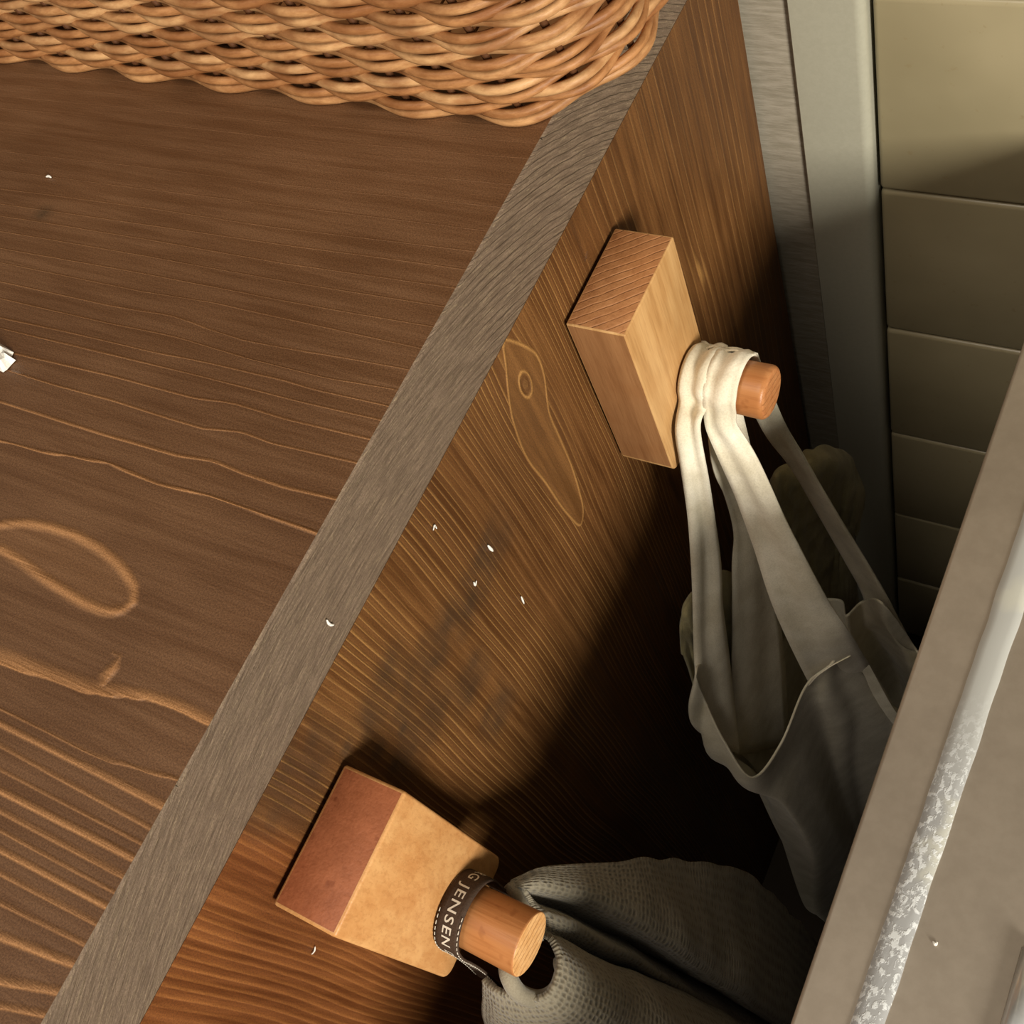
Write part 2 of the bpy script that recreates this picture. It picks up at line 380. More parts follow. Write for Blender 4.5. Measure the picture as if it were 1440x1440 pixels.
DARKS = [(0,-0.0426,-0.0864),(0,-0.0121,-0.0863),(0,-0.0526,-0.0783),(0,-0.0567,-0.0622),(0,-0.0187,-0.0861),(0,-0.0527,-0.093)]
_lp = np.array(LOOP)[:, 1:]; LOOPS = cr(np.vstack([_lp, _lp[:1]]), 5)[:-1]
def side_field(y, z):
    yc = 0.068
    bend = np.exp(-((y-yc)/.016)**2-((z+.075)/.05)**2)
    y2 = y-(y-yc)*0.75*bend + 0.0016*np.sin(z*17+y*9) + 0.0005*np.sin(z*55+y*70)
    knots = [(-.4, -.4/.0032), (-.085, -.085/.0032)]
    g = np.zeros_like(y)
    a = y2 < -.085; b = (~a) & (y2 < .123); c = y2 >= .123
    g[a] = y2[a]/.0025; g[b] = (y2[b]+.0003*np.sin(y2[b]*900))/.0024; g[c] = y2[c]/.0052
    sp = np.where(a, 2.5, np.where(b, 2.4, 5.2))
    w = np.where(a, 1.1, np.where(b, .75, 1.0))
    cb = np.where(a, .34, np.where(b, .8, .7))*np.clip(.75+.5*np.sin(y*140)+.3*np.sin(y*333+1), .25, 1)
    e = sdist(y, z, LOOPS)
    k = (np.sqrt(((y-.0715)/.0030)**2+((z+.0570)/.0058)**2)-1)*3.2
    blot = np.exp(-((y-.190+.25*(z+.14))/.0035)**2-((z+.142)/.012)**2)
    w = w+5*blot; cb = np.maximum(cb*np.where(c, .6, 1), blot)
    k = np.minimum(k, 6)
    st = np.zeros_like(y)
    for p in STAINS: st = np.maximum(st, 0.62*np.exp(-((y-p[1])/.012)**4-((z-p[2])/.011)**4))
    for p in DARKS: st = np.maximum(st, 0.95*np.exp(-((y-p[1])/.0042)**2-((z-p[2])/.0042)**2))
    for j in range(len(st)):
        if st[j] > 0.03: st[j] *= 0.72+0.55*noise.noise((y[j]*140, z[j]*140, 0))
    return dict(g=g+400, sp=sp, w=w, cb=cb, e=np.minimum(e, 20), k=k, st=np.clip(st, 0, 1), rd=np.clip((-.078-y+.006*np.sin(z*40))/.008, 0, 1))

def end_field(y, z):
    dy, dz = y+.03, z+.30
    r = np.hypot(dy, dz); a = np.arctan2(dy, dz)
    cb = np.clip((y-.02)/.06, 0.25, 1)
    zz = np.zeros_like(y)
    return dict(g=r/.0027, sp=zz+2.7, w=zz+.4, cb=cb, e=a*0.3*1000, k=zz+6, st=zz, rd=zz)

def plank(name, parent, patches, mats):
    """patches: (origin, u, v, nu, nv, field or None, material index); normals follow u x v"""
    V = []; F = []; fm = []; A = {k: [] for k in ('g', 'sp', 'w', 'cb', 'e', 'k', 'st', 'rd')}
    for o, u, v, nu, nv, fld, mi in patches:
        o, u, v = map(np.array, (o, u, v)); base = len(V)
        a, b = np.meshgrid(np.linspace(0, 1, nu), np.linspace(0, 1, nv), indexing='ij')
        P = o+a.reshape(-1, 1)*u+b.reshape(-1, 1)*v
        V += P.tolist(); f = grid_faces(nu, nv, base); F += f; fm += [mi]*len(f)
        if fld == 'top': R = top_field(P[:, 0], P[:, 1])
        elif fld == 'side': R = side_field(P[:, 1], P[:, 2])
        elif fld == 'end': R = end_field(P[:, 1], P[:, 2])
        else: R = {k: np.zeros(len(P)) for k in A}
        for k in A: A[k] += R[k].tolist()
    return mk(name, V, F, mats, parent, smooth=False, fm=fm, attrs=A)

# ------------------------------------------------------------------ the setting
TH = 0.0339; CH = 0.0007
FLOOR = -0.78
YW = 0.2740
def struct(o): o['kind'] = 'structure'; return o
fl = NT('dark_floor_tile', 0.6, 0.2); fl.col(fl.mix(fl.noise(fl.pos(), 12, 4), lin((52, 44, 34)), lin((78, 66, 50))))
struct(mk('floor', [(-1.2, -1.2, FLOOR), (1.4, -1.2, FLOOR), (1.4, YW+.06, FLOOR), (-1.2, YW+.06, FLOOR)], [(0, 1, 2, 3)], fl.m, smooth=False))
grout = plain('dark_grout', (60, 52, 36), 0.9, 0.1, 500, 0.4)
wall = struct(mk('wall_back', [(-1.2, YW+.003, FLOOR), (1.4, YW+.003, FLOOR), (1.4, YW+.003, 1.0), (-1.2, YW+.003, 1.0),
                               (-1.2, YW+.06, FLOOR), (1.4, YW+.06, FLOOR), (1.4, YW+.06, 1.0), (-1.2, YW+.06, 1.0)],
                 [(0, 1, 2, 3), (5, 4, 7, 6), (0, 4, 5, 1), (3, 2, 6, 7), (0, 3, 7, 4), (1, 5, 6, 2)], grout, smooth=False))
tm = NT('cream_glazed_tile', 0.32, 0.45)
tc = tm.mix(tm.mr(tm.noise(tm.pos(), 9, 4), 0.3, 0.7), lin((150, 139, 108)), lin((168, 156, 124)))
tc = tm.mix(tm.mr(tm.noise(tm.pos(), 240, 3), 0.66, 0.74, 0, .35), tc, lin((140, 122, 84)))
tm.col(tc); tm.bump(tm.noise(tm.pos(), 26, 2), 0.0006)
DZ = 0.1021; ZJ = -0.0668; TW = 0.2042; g_ = 0.0012; XT = 0.0494
tile0 = None
for r in range(-2, 6):
    for c in range(3):
        zt = ZJ - r*DZ
        if tile0 is None:
            tile0 = bevelled('tile', (XT+g_/2, YW-.004, ZJ-DZ*(r+1)+g_), (XT+TW-g_/2, YW+.004, ZJ-DZ*r), 0.0022, tm.m, wall)
            r0 = r
        else:
            t = tile0.copy(); COL.objects.link(t); t.parent = wall
            t.location = (c*TW, random.uniform(-.0004, .0003), -(r-r0)*DZ)
            t.rotation_euler = (0, 0, 0)
XA0, XA1 = 0.0187, 0.0485
trim_m = plain('pale_painted_trim', (172, 169, 150), 0.38, 0.45, 500, 0.12, 0.00005)
# painted upright trim in front of the tile edge, rounded right edge
def profile_bar(name, prof, z0, z1, m, parent=None):
    n = len(prof); V = [(a, b, z0) for a, b in prof]+[(a, b, z1) for a, b in prof]
    F = [(i, (i+1) % n, n+(i+1) % n, n+i) for i in range(n)]+[tuple(range(n-1, -1, -1)), tuple(range(n, 2*n))]
    o = mk(name, V, F, m, parent, smooth=True)
    try: o.data.set_sharp_from_angle(angle=math.radians(40))
    except Exception: pass
    return o
r_ = .004; X1 = XA1; XA = XA0
prof = [(XA, YW+.002), (XA, YW-.008)]+[(XA+.0006, YW-.0088)]
prof += [(X1-r_+r_*math.sin(a), YW-.0088+r_-r_*math.cos(a)) for a in np.linspace(0, math.pi/2, 8)] + [(X1, YW+.002)]
struct(profile_bar('trim_1', prof, FLOOR, 0.95, trim_m))
batten_m = NT('grey_sawn_batten', 0.85, 0.15)
bn = batten_m.noise(batten_m.pos((.15, .15, 1)), 420, 4, 0.7)
batten_m.col(batten_m.mix(batten_m.mr(bn, .3, .7), lin((142, 134, 116)), lin((166, 157, 140)))); batten_m.bump(bn, .0004)
struct(bevelled('trim_2', (-.030, YW-.0066, FLOOR), (XA-.0002, YW+.002, 0.95), .0008, batten_m.m))

# ------------------------------------------------------------------ cabinet
cab = empty('wooden_cabinet', (-.225, 0, FLOOR))
tag(cab, 'brown stained wooden cabinet with grey end-grain edge and wooden hooks on its side', 'cabinet')
YB = 0.2635
SE = [(-.60, -.3405), (-.3405, -.0876), (-.0876, .1230), (.1230, YB)]
for y0, y1 in SE:
    nY = max(2, int((y1-y0)/.002)); L = .45; nX = 150
    off = 0.0
    z = 0+off; c = CH
    P = [((-L, y0, z), (L-c, 0, 0), (0, y1-y0, 0), nX, nY, 'top', 0),
         ((-c, y0, z), (c, 0, -c), (0, y1-y0, 0), 2, nY, 'end', 1),
         ((0, y0, -TH), (0, y1-y0, 0), (0, 0, TH-c+off), nY, 18, 'end', 1),
         ((-L, y0, -TH), (L, 0, 0), (0, 0, TH+z), 2, 2, None, 2),
         ((-L, y1, z), (L, 0, 0), (0, 0, -TH-z), 2, 2, None, 2),
         ((-L, y1, -TH), (L, 0, 0), (0, y0-y1, 0), 2, 2, None, 2),
         ((-L, y1, -TH), (0, y0-y1, 0), (0, 0, TH+z), 2, 2, None, 2)]
    plank('top_plank', cab, P, [M['top'], M['end'], M['inner']])
    # side plank, grain upright
    t = .022; zt = -TH-.0002; zm = -.42
    P = [((0, y0, zm), (0, y1-y0, 0), (0, 0, zt-zm), nY, 190, 'side', 0),
         ((0, y0, FLOOR), (0, y1-y0, 0), (0, 0, zm-FLOOR), nY, 12, 'side', 0),
         ((-t, y0, FLOOR), (t, 0, 0), (0, 0, zt-FLOOR), 2, 2, None, 1),
         ((0, y1, FLOOR), (-t, 0, 0), (0, 0, zt-FLOOR), 2, 2, None, 1),
         ((-t, y1, FLOOR), (0, y0-y1, 0), (0, 0, zt-FLOOR), 2, 2, None, 1),
         ((-t, y0, zt), (t, 0, 0), (0, y1-y0, 0), 2, 2, None, 1)]
    plank('side_plank', cab, P, [M['side'], M['inner']])
bevelled('back_panel', (-.428, YB-.012, FLOOR), (-.0225, YB-.002, -TH-.0005), .001, M['inner'], cab)
bevelled('left_panel', (-.45, -.60, FLOOR), (-.4285, YB, -TH-.0005), .001, M['inner'], cab)
bevelled('shelf', (-.428, -.59, -.40), (-.0225, YB-.0125, -.38), .001, M['inner'], cab)

# ------------------------------------------------------------------ hooks
GAP = .0015; PT = .0238
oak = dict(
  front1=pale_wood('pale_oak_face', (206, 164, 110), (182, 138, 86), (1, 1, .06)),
  side1=pale_wood('shaded_oak_side', (156, 112, 72), (136, 94, 58), (1, 1, .06)),  # same oak as the face, darkened to paint in the sides' shade
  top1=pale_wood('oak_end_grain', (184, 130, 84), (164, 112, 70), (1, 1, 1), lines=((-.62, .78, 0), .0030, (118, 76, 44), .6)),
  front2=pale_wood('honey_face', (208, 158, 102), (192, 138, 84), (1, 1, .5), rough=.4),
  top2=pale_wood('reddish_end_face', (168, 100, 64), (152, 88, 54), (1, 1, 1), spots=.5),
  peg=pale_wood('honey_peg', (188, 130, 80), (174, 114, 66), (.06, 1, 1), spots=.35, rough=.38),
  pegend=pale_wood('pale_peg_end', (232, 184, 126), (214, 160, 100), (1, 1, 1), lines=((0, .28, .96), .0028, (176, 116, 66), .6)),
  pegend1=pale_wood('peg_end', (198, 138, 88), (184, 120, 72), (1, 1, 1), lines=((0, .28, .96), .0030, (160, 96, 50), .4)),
  back=plain('dark_spacer', (30, 22, 16)))
def hook(y, z, w, h, yd, zd, xe, rad, tip, which, label):
    root = empty('wooden_wall_hook', (0.0, y+w/2, z-h/2))
    tag(root, label, 'hook', 'square wooden peg hooks on the cabinet side')
    rc = .0045
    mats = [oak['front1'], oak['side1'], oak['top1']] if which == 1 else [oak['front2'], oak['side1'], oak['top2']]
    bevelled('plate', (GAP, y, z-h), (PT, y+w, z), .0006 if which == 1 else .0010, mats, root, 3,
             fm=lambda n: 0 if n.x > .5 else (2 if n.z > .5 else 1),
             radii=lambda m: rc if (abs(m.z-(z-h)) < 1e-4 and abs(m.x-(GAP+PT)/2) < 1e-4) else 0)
    bevelled('spacer', (0.0, y+.004, z-h+.004), (GAP, y+w-.004, z-.004), .0003, oak['back'], root, 1)
    # peg: lathe about the x axis, swelling slightly to the end, softened rim
    pr = [(PT-.0005, rad*.97), (PT+.006, rad*.97), (xe-tip*1.5, rad)]
    pr += [(xe-tip+tip*math.sin(a), rad-tip+tip*math.cos(a)) for a in np.linspace(0, math.pi/2, 6)]
    n = 64; V = []; F = []; fm = []
    for x, r in pr:
        for j in range(n):
            a = 2*math.pi*j/n; V.append((x, yd+r*math.cos(a), zd+r*math.sin(a)))
    for i in range(len(pr)-1):
        for j in range(n): F.append((i*n+j, i*n+(j+1) % n, (i+1)*n+(j+1) % n, (i+1)*n+j)); fm.append(0 if i < len(pr)-3 else 1)
    F.append(tuple((len(pr)-1)*n+j for j in range(n))); fm.append(1)
    F.append(tuple(j for j in range(n-1, -1, -1))); fm.append(0)
    o = mk('peg', V, F, [oak['peg'], oak['pegend'] if which == 2 else oak['pegend1']], root, True, fm)
    try: o.data.set_sharp_from_angle(angle=math.radians(35))
    except Exception: pass
    return root
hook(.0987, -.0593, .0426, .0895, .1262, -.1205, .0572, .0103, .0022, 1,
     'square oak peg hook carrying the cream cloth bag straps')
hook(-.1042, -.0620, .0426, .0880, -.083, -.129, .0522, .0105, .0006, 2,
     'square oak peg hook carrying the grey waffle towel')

# ------------------------------------------------------------------ steel counter at lower right
ZC = -.12; XE = .1335
ctr = empty('steel_worktop', (.36, -.1, FLOOR))
tag(ctr, 'grey steel worktop with a mottled pale sealing strip along its edge', 'worktop')
steel = plain('dull_grey_steel', (166, 154, 138), 0.45, 0.4, 170, 0.18, 0.00004, 0.35, bigamp=.35)
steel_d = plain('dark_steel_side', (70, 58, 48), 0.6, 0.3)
Y0, Y1 = -.62, .262
bevelled('top_panel', (XE, Y0, ZC-.004), (.62, Y1, ZC), .0012, steel, ctr, 3)
bevelled('carcass', (XE+.004, Y0+.01, FLOOR), (.61, Y1-.01, ZC-.0045), .002, steel_d, ctr, 2)
sm = NT('pale_sealing_strip', 0.4, 0.5)
v = sm.t.nodes.new('ShaderNodeTexVoronoi'); v.inputs['Scale'].default_value = 330; sm.t.links.new(sm.pos((1, .55, 1)), v.inputs['Vector'])
patchy = sm.mr(sm.noise(sm.pos((1, .7, 1)), 620, 3, .6, .2), .48, .62)
p_y = sm.t.nodes.new('ShaderNodeSeparateXYZ'); sm.t.links.new(sm.pos(), p_y.inputs[0])
near = sm.mr(p_y.outputs['Y'], .045, -.005, 0.0, 1.0)
fl_ = sm.M('MULTIPLY', patchy, near)
sc = sm.mix(near, lin((176, 176, 170)), lin((158, 158, 156)))
sc = sm.mix(sm.M('MULTIPLY', sm.mr(sm.noise(sm.pos(), 45, 3), .52, .62), .5), sc, lin((198, 196, 178)))
sc = sm.mix(fl_, sc, lin((206, 208, 206)))
sm.col(sc); sm.bump(sm.M('ADD', fl_, sm.M('MULTIPLY', v.outputs['Distance'], sm.M('MULTIPLY', near, 1.2))), .0001)
# strip: low raised band with wavering edges
def ext(P):
    k = np.polyfit([p[1] for p in P], [p[0] for p in P], 1)
    return [-.62, .27], [np.polyval(k, -.62), np.polyval(k, .27)]
SLY, SLX = ext([(0.1515,0.089,-0.12),(0.1474,0.0541,-0.12),(0.1489,0.0128,-0.12),(0.1489,-0.0268,-0.12),(0.1481,-0.0638,-0.12)])
SRY, SRX = ext([(0.1602,0.0632,-0.12),(0.157,0.0373,-0.12),(0.1574,0.0127,-0.12),(0.1572,-0.0254,-0.12),(0.1571,-0.0597,-0.12)])
V = []; F = []; n = 260; ys = np.linspace(Y0+.01, Y1-.01, n)
for i, yy in enumerate(ys):
    xl = np.interp(yy, SLY, SLX)+.0004*noise.noise((yy*90, 0, 1)); xr = np.interp(yy, SRY, SRX)+.0004*noise.noise((yy*70, 5, 1)); #+.0150*(yy+.06)*.12/.5+.0004*noise.noise((yy*90, 0, 1)) + (.0025 if 0 else 0)
    #.0030*(yy+.06)/.12*.5+.0004*noise.noise((yy*70, 5, 1))
    for t, hh in ((0, -.0003), (.06, .0007), (.3, .0010), (.5, .0011), (.7, .0010), (.94, .0007), (1, -.0003)):
        V.append((xl+(xr-xl)*t, yy, ZC+hh))
F = grid_faces(n, 7)
F = [tuple(reversed(f)) for f in F]
mk('sealing_strip', V, F, sm.m, ctr)
bd = plain('bright_steel_rim', (205, 205, 202), .25, .5, 300, .1, 0, .6)
Vt, Ft = tube([(.1858, yy, ZC+.0008) for yy in np.linspace(Y0+.02, -.028, 30)], .0030, 12)
mk('sink_rim', Vt, Ft, bd, ctr)

# ------------------------------------------------------------------ wicker basket
bk = empty('wicker_basket', (-.16, .21, 0))
tag(bk, 'woven honey-coloured wicker basket with rounded corner standing on the cabinet top', 'basket')
wick = []
for i, (a, b) in enumerate((((196, 148, 98), (156, 108, 66)), ((182, 130, 82), (142, 94, 54)), ((206, 162, 112), (170, 122, 78)))):
    n = NT('wicker_%d' % i, .5, .3)
    st = n.noise(n.pos((.3, .3, 1)), 330, 4, .7); sp = n.noise(n.pos(), 60, 3)
    c = n.mix(n.mr(st, .3, .7), lin(b), lin(a)); c = n.mix(n.mr(sp, .42, .68, 0, .6), c, lin((120, 70, 34)))
    n.col(c); n.bump(st, .0003); wick.append(n.m)
SL = -.045
wdark = plain('shade_dark_stake', (96, 60, 34), .6)  # stakes coloured dark to stand in for shade in the weave gaps
def bpath(s, off, z):
    """rounded rectangle, s in metres along it from the front-left; off outward; front face turned a little"""
    x0, x1, y0, y1, r = -.34, .0165, .1265, .262, .040
    fl_ = .10*z                                  # sides lean out slightly
    x0 -= fl_; x1 += fl_; y0 -= fl_
    a = x1-x0-2*r; b = y1-y0-2*r; q = math.pi*r/2; Lp = 2*(a+b+2*q)
    s %= Lp
    segs = ((a, 's', (x0+r, y0), (1, 0)), (q, 'c', (x1-r, y0+r), -90), (b, 's', (x1, y0+r), (0, 1)), (q, 'c', (x1-r, y1-r), 0),
            (a, 's', (x1-r, y1), (-1, 0)), (q, 'c', (x0+r, y1-r), 90), (b, 's', (x0, y1-r), (0, -1)), (q, 'c', (x0+r, y0+r), 180))
    for L, k, p, d in segs:
        if s <= L:
            if k == 's':
                x, y = p[0]+d[0]*s, p[1]+d[1]*s; nx, ny = d[1], -d[0]
            else:
                an = math.radians(d+90*s/L); nx, ny = math.cos(an), math.sin(an); x, y = p[0]+r*nx, p[1]+r*ny
            x += nx*off; y += ny*off
            if y < .2: y += SL*(x-x1)*(.2-y)/.075*.55
            return (x, y, z)
        s -= L
    return (x0, y0, z)
PER = 2*((.34+.0165-.08)+(.262-.1265-.08)+2*math.pi*.02)
NST = 44; SPC = PER/NST
rows = 13; pitch = .0052
for r in range(rows):
    for k in (-1, 1):
        ph = math.pi*(r % 2); jit = random.uniform(-.4, .4)
        pts = []; m = 900
        for i in range(m):
            s = PER*i/m
            o = math.cos(math.pi*s/SPC+ph+.15*k)
            rz = .0032+pitch*r + k*(.00105+.00095*(.5+.5*o)) + .0005*noise.noise((s*30, r*3.1+k, 0))
            if r == 0: rz = max(rz, .0017)
            inward = .0022*o + .0005*noise.noise((s*45, r*7.7+k*2, 4))
            pts.append(bpath(s, inward, rz))
        Vt, Ft = tube(pts, .00155+random.uniform(-.0001, .00012), 8, True)
        mk('weaver', Vt, Ft, random.choice(wick), bk)
for i in range(NST):
    pts = [bpath(SPC*(i), -.0010, z) for z in np.linspace(.0036, rows*pitch+.006, 14)]
    Vt, Ft = tube(pts, .0012, 8); mk('stake', Vt, Ft, wdark, bk)
# border: plaited wale round the rim
for k in range(3):
    pts = []; m = 900
    for i in range(m):
        s = PER*i/m; a = 2*math.pi*s/(SPC*3)+k*2*math.pi/3
        pts.append(bpath(s, .0024*math.cos(a), rows*pitch+.0075+.0026*math.sin(a)))
    Vt, Ft = tube(pts, .0022, 8, True); mk('rim_rod', Vt, Ft, wick[k], bk)
# floor of the basket: slats of split cane
V = []; F = []
for i in range(34):
    x = -.325+i*.0098
    b = len(V); yf = .146+SL*(x)*.55
    V += [(x, yf, .002), (x+.0085, yf, .002), (x+.0085,   .258, .002), (x,   .258, .002), (x, yf, .0045), (x+.0085, yf, .0045), (x+.0085,   .258, .0045), (x,   .258, .0045)]
    F += [(b+3, b+2, b+1, b), (b+4, b+5, b+6, b+7), (b, b+1, b+5, b+4), (b+1, b+2, b+6, b+5), (b+2, b+3, b+7, b+6), (b+3, b, b+4, b+7)]
mk('woven_base', V, F, wick[1], bk, smooth=False)

# ------------------------------------------------------------------ cloth bag
cream = cloth('cream_cotton', (236, 228, 206), (218, 208, 182))
cream2 = cloth('cream_cotton_body', (230, 222, 198), (210, 201, 174))
bag = empty('cloth_carrier_bag', (.05, .126, -.1102))
tag(bag, 'cream cotton carrier bag hanging by its straps from the far peg', 'bag')
YD, ZD, RD = .1262, -.1205, .0103
def arc(x, r, a0, a1, n=6):
    """over the peg, from the -Y side (180 deg) to the +Y side (0 deg)"""
    return [(x, YD+r*math.cos(math.radians(a)), ZD+r*math.sin(math.radians(a))) for a in np.linspace(a0, a1, n)]
def ribbon(name, L, R, mat, parent, th=.0008, nu=9, wav=.0009, seed=0, n=6, crease=1.0):
    L, R = cr(L, n), cr(R, n); m = len(L)
    V = []; UV = []
    C = (L+R)/2; T = np.gradient(C, axis=0); W_ = R-L
    N = np.cross(W_, T); N /= np.linalg.norm(N, axis=1)[:, None]+1e-12
    for i in range(m):
        for j in range(nu):
            t = j/(nu-1)
            p = L[i]*(1-t)+R[i]*t
            h = wav*crease*(math.sin(t*7.5+seed+.8*math.sin(i*.11+seed)))*math.sin(math.pi*t)**.5+.0003*noise.noise((i*.25, t*3, seed))
            V.append(tuple(p+N[i]*h))
    o = mk(name, V, grid_faces(m, nu), mat, parent)
    md = o.modifiers.new('thickness', 'SOLIDIFY'); md.thickness = th; md.offset = 0
    return o
r1 = RD+.0018
A_L = [(0.036,0.0392,-0.3065),(0.033,0.0456,-0.2795),(0.031,0.0542,-0.2556),(0.029,0.0645,-0.2383),(0.028,0.082,-0.2001),(0.027,0.0936,-0.1703),(0.0265,0.1002,-0.1443),(0.0262,0.1047,-0.1259)] 
A_R = [(0.042,0.048,-0.3443),(0.04,0.0618,-0.3012),(0.038,0.0753,-0.2563),(0.037,0.0824,-0.232),(0.036,0.0922,-0.2083),(0.0355,0.0981,-0.1832),(0.0355,0.1025,-0.1579),(0.0355,0.1072,-0.1249)]
D_L = [(0.034,0.1104,-0.152),(0.036,0.1092,-0.1809),(0.037,0.1063,-0.2071),(0.037,0.0974,-0.2253),(0.037,0.084,-0.2598),(0.038,0.068,-0.2939),(0.038,0.0496,-0.3542)]
D_R = [(0.044,0.1241,-0.1725),(0.045,0.1213,-0.1973),(0.046,0.1181,-0.231),(0.046,0.1124,-0.273),(0.047,0.1056,-0.3195),(0.048,0.0966,-0.3585),(0.049,0.0807,-0.4236)]
ribbon('strap', A_L+arc(.0250, r1, 180, 20), A_R+arc(.0360, r1, 180, 20), cream, bag, seed=1, crease=1.5)
ribbon('strap', arc(.0250, r1, 40, 0, 3)+D_L, arc(.0360, r1, 40, 0, 3)+D_R, cream, bag, seed=2)
r2 = RD+.0024
B_L = [(0.067,0.0974,-0.3883),(0.068,0.0846,-0.2993),(0.06,0.0863,-0.2317),(0.052,0.0956,-0.1917),(0.046,0.1019,-0.1632),(0.04,0.1061,-0.1399),(0.0362,0.1095,-0.1272)]
B_R = [(0.096,0.1289,-0.446),(0.09,0.0984,-0.273),(0.082,0.095,-0.2272),(0.073,0.0969,-0.1882),(0.065,0.1015,-0.1644),(0.055,0.1097,-0.1416),(0.0482,0.1125,-0.1261)]
C_L = [(0.04,0.143,-0.1787),(0.046,0.149,-0.2152),(0.054,0.1528,-0.263),(0.064,0.1553,-0.3167),(0.072,0.153,-0.3448),(0.074,0.1487,-0.3576)]
C_R = [(0.048,0.1483,-0.1763),(0.055,0.1492,-0.2085),(0.064,0.1486,-0.2433),(0.074,0.1497,-0.2836),(0.086,0.1485,-0.3258),(0.1,0.1548,-0.4133)]
ribbon('strap', B_L+arc(.0350, r2, 180, 30), B_R+arc(.0478, r2, 180, 30), cream, bag, seed=3, wav=.0012)
ribbon('strap', arc(.0350, r2, 50, 0, 3)+C_L, arc(.0478, r2, 50, 0, 3)+C_R, cream2, bag, seed=5, wav=.0005)
# body: closed tube of cloth, rim at top scooped between the straps
RIM = [ # going round: world points on the rim
 (0.0335,0.0548,-0.2441),(0.036,0.0482,-0.2686),(0.046,0.0382,-0.2921),(0.058,0.033,-0.3174),(0.064,0.0549,-0.3221),(0.0695,0.0798,-0.3012),(0.079,0.0894,-0.2884),(0.0875,0.1029,-0.2881),(0.105,0.11,-0.3941),
 (.112,.118,-.33), (0.102,0.1483,-0.3907),(0.09,0.135,-0.3073),(0.076,0.1436,-0.3311),(0.071,0.132,-0.3279),
 (.062,.148,-.35), (.050,.150,-.36), (.040,.142,-.35), (.028,.12,-.33), (.024,.085,-.31)]
def lowring(P, z, sx, sy, cx, cy, nse):
    out = []
    for i, p in enumerate(P):
        a = 2*math.pi*i/len(P)
        out.append((cx+(p[0]-.066)*sx+nse*math.sin(5*a+z*9), cy+(p[1]-.095)*sy+nse*math.cos(4*a+z*7), z))
    return out
RM = np.array(RIM)
def ease(t): return RM*(1-t)
R1 = RM.copy(); R1[:, 2] -= .03; R1[0] += (-.0035, -.010, -.012); R1[1] += (-.003, -.010, -.010); R1[2] += (-.002, -.004, -.004); R1[-1] += (-.002, -.010, -.006)
L2 = np.array(lowring(RIM, -.40, .98, 1.0, .070, .10, .0030)); L2[:, 2] = -.385+.25*(RM[:, 2]+.3)
L3 = np.array(lowring(RIM, -.50, .90, 1.15, .074, .105, .006))
L4 = np.array(lowring(RIM, -.66, .9, 1.2, .074, .105, .006))
L5 = np.array(lowring(RIM, -.755, .75, 1.05, .070, .105, .002))
levels = [RM, R1, L2, L3, L4, L5]
cols = []
for Lr in levels:
    Q = np.vstack([Lr, Lr[:2]]); q = cr(np.vstack([Lr[-1:], Lr, Lr[:2]]), 8)
    cols.append(q[8:8+8*len(Lr)])
cols = np.array(cols)                       # (levels, around, 3)
nv_ = cols.shape[1]; V = []; NU = 14
allr = cr(cols.reshape(len(levels), -1), NU).reshape(-1, nv_, 3)
ctr2 = np.array([.07, .10])
for i in range(allr.shape[0]):
    for j in range(nv_):
        p = allr[i, j]; a = 2*math.pi*j/nv_; d = p[:2]-ctr2; d /= np.linalg.norm(d)+1e-9
        k = min(1, i/16)
        h = k*(.0011*math.sin(17*a+i*.05)+.0025*noise.noise((j*.17, i*.035, 3)))
        q = p.copy(); q[:2] += d*h; q[0] = min(q[0], .129); q[0] = max(q[0], .004)
        V.append(tuple(q))
F = []
for i in range(allr.shape[0]-1):
    for j in range(nv_):
        j2 = (j+1) % nv_; F.append((i*nv_+j, i*nv_+j2, (i+1)*nv_+j2, (i+1)*nv_+j))
F.append(tuple((allr.shape[0]-1)*nv_+j for j in range(nv_)))
body = mk('bag_body', V, F, cream2, bag)
md = body.modifiers.new('thickness', 'SOLIDIFY'); md.thickness = .0009; md.offset = 0
hem = [tuple(allr[1, j]) for j in range(nv_)]
Vt, Ft = tube(cr([(0.071,0.0807,-0.3004),(0.0755,0.0834,-0.2895),(0.0805,0.0879,-0.2841),(0.0875,0.0954,-0.2829)], 6), .0004, 6); mk('seam', Vt, Ft, cream, bag)

# gathered cloth of the cream bag, with its shade painted into the colour
shaded_cream = cloth('shaded_cream_cotton', (176, 166, 126), (146, 137, 100), bumpd=.0005)
def drape(name, rows_, amp, seed):
    R_ = [cr(np.array(r), 9) for r in rows_]
    G = cr(np.array(R_).reshape(len(R_), -1), 9).reshape(-1, len(R_[0]), 3)
    V = []
    for i in range(G.shape[0]):
        for j in range(G.shape[1]):
            p = Vector(G[i, j])
            h = amp*(1-2.2*abs(noise.noise(Vector((j*.13+.6*noise.noise(p*50), i*.045, seed)))))+amp*.7*noise.noise(p*75)
            V.append((p.x+h*.5, p.y-h*.75, p.z+h*.4))
    o = mk('gathered_cloth', V, grid_faces(G.shape[0], G.shape[1]), shaded_cream, bag)
    md = o.modifiers.new('thickness', 'SOLIDIFY'); md.thickness = .0012; md.offset = 0
    return o
